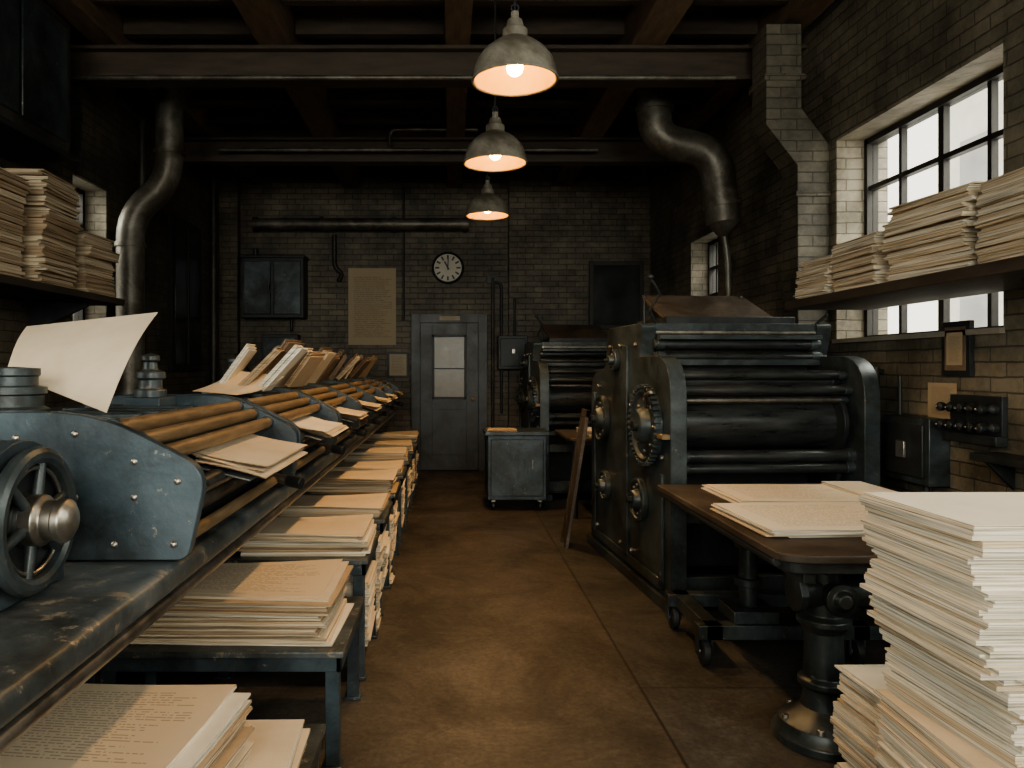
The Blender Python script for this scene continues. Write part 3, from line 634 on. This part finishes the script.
def sheet(c00,c10,c11,c01,bulge,mat,name='loose_sheet'):
    c=[Vector(p) for p in (c00,c10,c11,c01)]; nrm=(c[1]-c[0]).cross(c[3]-c[0]).normalized()
    b=B()
    for off in (0,.002):
        b.grid(lambda u,v:tuple((c[0]*(1-u)*(1-v)+c[1]*u*(1-v)+c[2]*u*v+c[3]*(1-u)*v)+nrm*(bulge*math.sin(math.pi*v)*(.6+.4*u)+off)),10,10,mat)
    b.obj(name)
sheet((-1.45,2.45,1.43),(-1.03,2.25,1.312),(-1.02,2.62,1.64),(-1.58,2.80,1.60),.03,P1)
sheet((-1.22,3.55,1.335),(-.98,3.45,1.32),(-.84,3.8,1.40),(-1.10,3.85,1.43),-.02,P1)
# leaning bundles / folders on the feed side
for i,y in enumerate(PL[1:]):
    y=y+.12; y2=PL[i+2]-.33 if i+2<len(PL) else YE-.3
    if i==0: y+=.42
    b=B(); yy=y
    while yy<y2:
        x=-1.14
        for q in range(3 if i<2 else 2):
            h=R(.22,.30) if q else R(.26,.33); ang=R(.55,.8); dl=R(.16,.24); th=R(.02,.05)
            b.M=Matrix.Translation((x,yy+R(-.02,.02),1.325))@Matrix.Rotation(R(-.25,.25),4,'Z')@Matrix.Rotation(ang,4,'Y')
            mt,ms=random.choice(((P1,S1),(PB,PB),(P2,S2),(P3,S3),(PB,PB)))
            n=max(2,int(th/.007))
            for k in range(n):
                o=R(-.008,.008); b.box(-k*.007-.006,-k*.007,o,dl+o,R(0,.008),h+R(-.012,.012),mt if k==0 else ms)
            x+=R(.09,.12)
        yy+=R(.24,.34)
    b.M=Matrix(); b.box(-1.20,-.92,y-.02,y2+.1,1.305,1.318,DARK)
    b.obj('sheet_bundles')
# ---------------------------------------------------------------- low stands with stacks
def stand(x0,x1,y0,y1,z,shelf=True):
    b=B(); b.box(x0,x1,y0,y1,z-.022,z,BLUE2); b.box(x0+.01,x1-.01,y0+.01,y0+.03,z-.075,z-.022,BLUE); b.box(x0+.01,x1-.01,y1-.03,y1-.01,z-.075,z-.022,BLUE)
    b.box(x1-.03,x1-.01,y0+.01,y1-.01,z-.075,z-.022,BLUE); b.box(x0+.01,x0+.03,y0+.01,y1-.01,z-.075,z-.022,BLUE)
    for x in (x0+.02,x1-.07):
        for yy in (y0+.02,y1-.07): b.box(x,x+.05,yy,yy+.05,0,z-.022,BLUE); b.box(x-.012,x+.062,yy-.012,yy+.062,0,.015,BLUE)
    if shelf: b.box(x0+.03,x1-.03,y0+.03,y1-.03,.10,.12,BLUE)
    b.obj('paper_stand',.003)
XO=-.38
stand(-1.30,XO-.02,1.62,2.42,.30,False)
stack(-.80,2.02,.30,.375,.74,.52,'m',rot=.03,jit=.02,top=P1)
stack(-.90,1.86,.376,.56,.66,.46,'c',rot=-.10,jit=.03,t=(.005,.011),top=PR1,uvrot=False,curl=.008,warp=.006)
stand(-1.35,XO,2.68,3.34,.43,False)
stack(-.84,3.0,.43,.60,.82,.50,'c',rot=-.02,jit=.035,t=(.005,.012),top=PR1,warp=.012,curl=.008)
SY=[3.46,4.36,5.22,6.1,7.0,7.85,8.7]
for i,y in enumerate(SY):
    z=.56
    stand(-1.10,XO,y,y+.62,z)
    stack(-.70,y+.31,z,z+R(.05,.10),.60,.48,'c',rot=R(-.04,.04),jit=.03,t=(.005,.011),top=random.choice((P1,PR1)),warp=.01,curl=.006)
    stack(-.64,y+.31,.12,.12+R(.30,.36),.48,.42,'m',rot=R(-.03,.03),jit=.02)
stack(-.60,4.17,0,.50,.42,.17,'m',rot=0,jit=.01)
stack(-.60,5.06,0,.44,.42,.17,'m',rot=0,jit=.01)
# ---------------------------------------------------------------- right wall fixtures
xw=XR
b=B(); b.box(xw-.025,xw,3.99,4.22,1.40,1.70,BLACK); b.box(xw-.028,xw-.024,4.02,4.19,1.43,1.67,PB); b.grid(lambda u,v:(xw-.030,4.17-.13*u,1.46+.18*v),1,1,PR3); b.obj('framed_notice',.003)
b=B(); b.grid(lambda u,v:(xw-.006,4.37-.25*u,1.16+.20*v),2,2,PR3); b.obj('pinned_notice')
b=B(); b.box(xw-.06,xw,3.75,4.14,1.05,1.10,BLACK); b.box(xw-.03,xw,3.75,4.14,1.10,1.30,BLACK)
for k in range(5):
    y=3.79+k*.077
    for z in (1.14,1.235):
        b.lathe([(.026,0),(.026,.03),(.015,.04),(.015,.06),(.024,.065),(.024,.09),(0,.10)],(xw-.03,y,z),(-1,0,0),BLACK,16); b.cyl((xw-.13,y,z),(xw-.14,y,z),.008,STEEL,8)
b.obj('valve_bank',.003)
b=B(); b.box(xw-.12,xw,4.18,4.62,.78,1.16,DARK); b.box(xw-.135,xw-.12,4.22,4.58,.82,1.12,BLACK); b.box(xw-.155,xw-.135,4.36,4.44,.92,1.02,STEEL); b.cyl((xw-.06,4.55,1.16),(xw-.06,4.55,1.4),.012,BLACK); b.cyl((xw-.06,4.3,0),(xw-.06,4.3,.78),.02,BLACK); b.obj('junction_box',.005)
b=B(); b.torus((xw-.15,4.83,1.42),(1,0,0),.08,.012,BLACK,28,8); b.cyl((xw,4.83,1.42),(xw-.16,4.83,1.42),.015,DARK)
for k in range(4):
    a=k*math.pi/4; b.cyl((xw-.15,4.83-.08*math.cos(a),1.42-.08*math.sin(a)),(xw-.15,4.83+.08*math.cos(a),1.42+.08*math.sin(a)),.006,BLACK,8)
b.cyl((xw-.05,4.83,0.0),(xw-.05,4.83,1.45),.025,DUCTD); b.obj('wall_valve')
b=B(); b.box(xw-.16,xw,3.2,3.80,.98,1.02,BLACK); b.prism([(xw,.98),(xw-.14,.98),(xw,.84)],'xz',3.7,3.73,BLACK); b.prism([(xw,.98),(xw-.14,.98),(xw,.84)],'xz',3.25,3.28,BLACK); b.obj('wall_ledge',.004)
# ---------------------------------------------------------------- pendant lamps
def pendant(x,y,z,power):
    e=bpy.data.objects.new('pendant_lamp',None); bpy.context.collection.objects.link(e); e.location=(x,y,z)
    pr=[(.21,0),(.213,.008),(.208,.02),(.203,.055),(.185,.105),(.15,.15),(.105,.185),(.07,.20),(.062,.21),(.062,.25),(.045,.265),(.036,.30),(.020,.31),(.020,.34),(0,.345)]
    inn=[(.20,.004),(.195,.055),(.177,.102),(.143,.144),(.10,.176),(.06,.19),(0,.195)]
    b=B(); b.lathe(pr,(x,y,z),(0,0,1),ENAM,40); b.f=[f for f in b.f if len(f)<=4]; b.m=b.m[:len(b.f)]; b.uv=b.uv[:len(b.f)]
    b.cyl((x,y,z+.34),(x,y,ZC-.0),.006,BLACK,8); b.torus((x,y,z+.36),(0,1,0),.018,.005,BLACK,16,6)
    b.torus((x,y,z+.004),(0,0,1),.208,.007,ENAM,40,8)
    sh=b.obj('shade',0)
    b=B(); b.lathe(inn,(x,y,z),(0,0,1),ENAMI,40); b.f=[f for f in b.f if len(f)<=4]; b.m=b.m[:len(b.f)]; b.uv=b.uv[:len(b.f)]; ii=b.obj('shade_lining')
    b=B(); b.lathe([(.0,0),(.02,.004),(.036,.018),(.042,.04),(.036,.065),(.02,.09),(.016,.12),(0,.125)],(x,y,z+.025),(0,0,1),BULB,24); bu=b.obj('bulb')
    for o in (sh,ii,bu):
        l=o.location.copy(); o.parent=e; o.location=l-Vector((x,y,z))
    ld=bpy.data.lights.new('lamp_light','SPOT'); ld.energy=power; ld.color=(1,.60,.27); ld.shadow_soft_size=.03; ld.spot_size=math.radians(140); ld.spot_blend=.7
    lo=bpy.data.objects.new('lamp_light',ld); bpy.context.collection.objects.link(lo); lo.parent=e; lo.location=(0,0,-.01)
pendant(.32,3.70,2.86,70); pendant(.30,4.98,2.80,75); pendant(.36,7.2,2.90,130); pendant(.32,.6,2.86,30); pendant(-1.7,-1.2,2.86,30)  # last two hang out of view, added for extra overhead light
# ---------------------------------------------------------------- window light and added fill
def area(x,y,z,sx,sy,rot,e,col=(1,.97,.905)):
    ld=bpy.data.lights.new('daylight_and_fill','AREA'); ld.shape='RECTANGLE'; ld.size=sx; ld.size_y=sy; ld.energy=e; ld.color=col
    o=bpy.data.objects.new('daylight_and_fill',ld); bpy.context.collection.objects.link(o); o.location=(x,y,z)
    d=Vector(rot)-Vector((x,y,z)); o.rotation_euler=d.to_track_quat('-Z','Y').to_euler()
area(4.6,4.5,4.9,2.4,1.6,(1.8,4.2,1.2),480)
area(4.3,8.3,4.4,1.5,1.2,(1.2,8.6,1.5),240)
area(4.3,1.25,3.6,2.4,2.0,(0,1.6,.9),230)  # added fill lamp outside an invented right window
area(4.3,-1.4,3.4,2.2,2.0,(-.5,1.0,.9),160)  # added fill, second unseen right window
area(-4.8,1.6,3.6,2.2,2.0,(-.5,2.6,.8),120)  # added fill lamp outside an invented left window
area(-4.8,-1.3,3.4,2.2,2.0,(.5,1.5,.9),90)  # added fill, other unseen left window
area(-4.6,6.7,3.6,1.2,1.4,(-1,7.4,2.0),130)
area(-1.45,-3.9,2.7,2.2,2.4,(-1.0,9,2.3),350)  # frontal fill lamp, added behind the camera
area(1.15,-3.9,2.7,2.2,2.4,(.8,9,2.3),350)  # its twin, added fill through the other invented front window
w=bpy.data.worlds.new('world'); bpy.context.scene.world=w; w.use_nodes=True
w.node_tree.nodes['Background'].inputs[0].default_value=(1,.97,.895,1); w.node_tree.nodes['Background'].inputs[1].default_value=3.0
try: bpy.context.scene.view_settings.look='AgX - Medium High Contrast'
except Exception as ex: print('look',ex)
# ---------------------------------------------------------------- camera
cd=bpy.data.cameras.new('camera'); co=bpy.data.objects.new('camera',cd); bpy.context.collection.objects.link(co)
co.location=(0,0,H); co.rotation_euler=(math.radians(90),0,0)
cd.sensor_width=36; cd.lens=F/1024*36; cd.shift_x=(512-450)/1024; cd.shift_y=-(384-367)/1024; cd.clip_start=.05
bpy.context.scene.camera=co
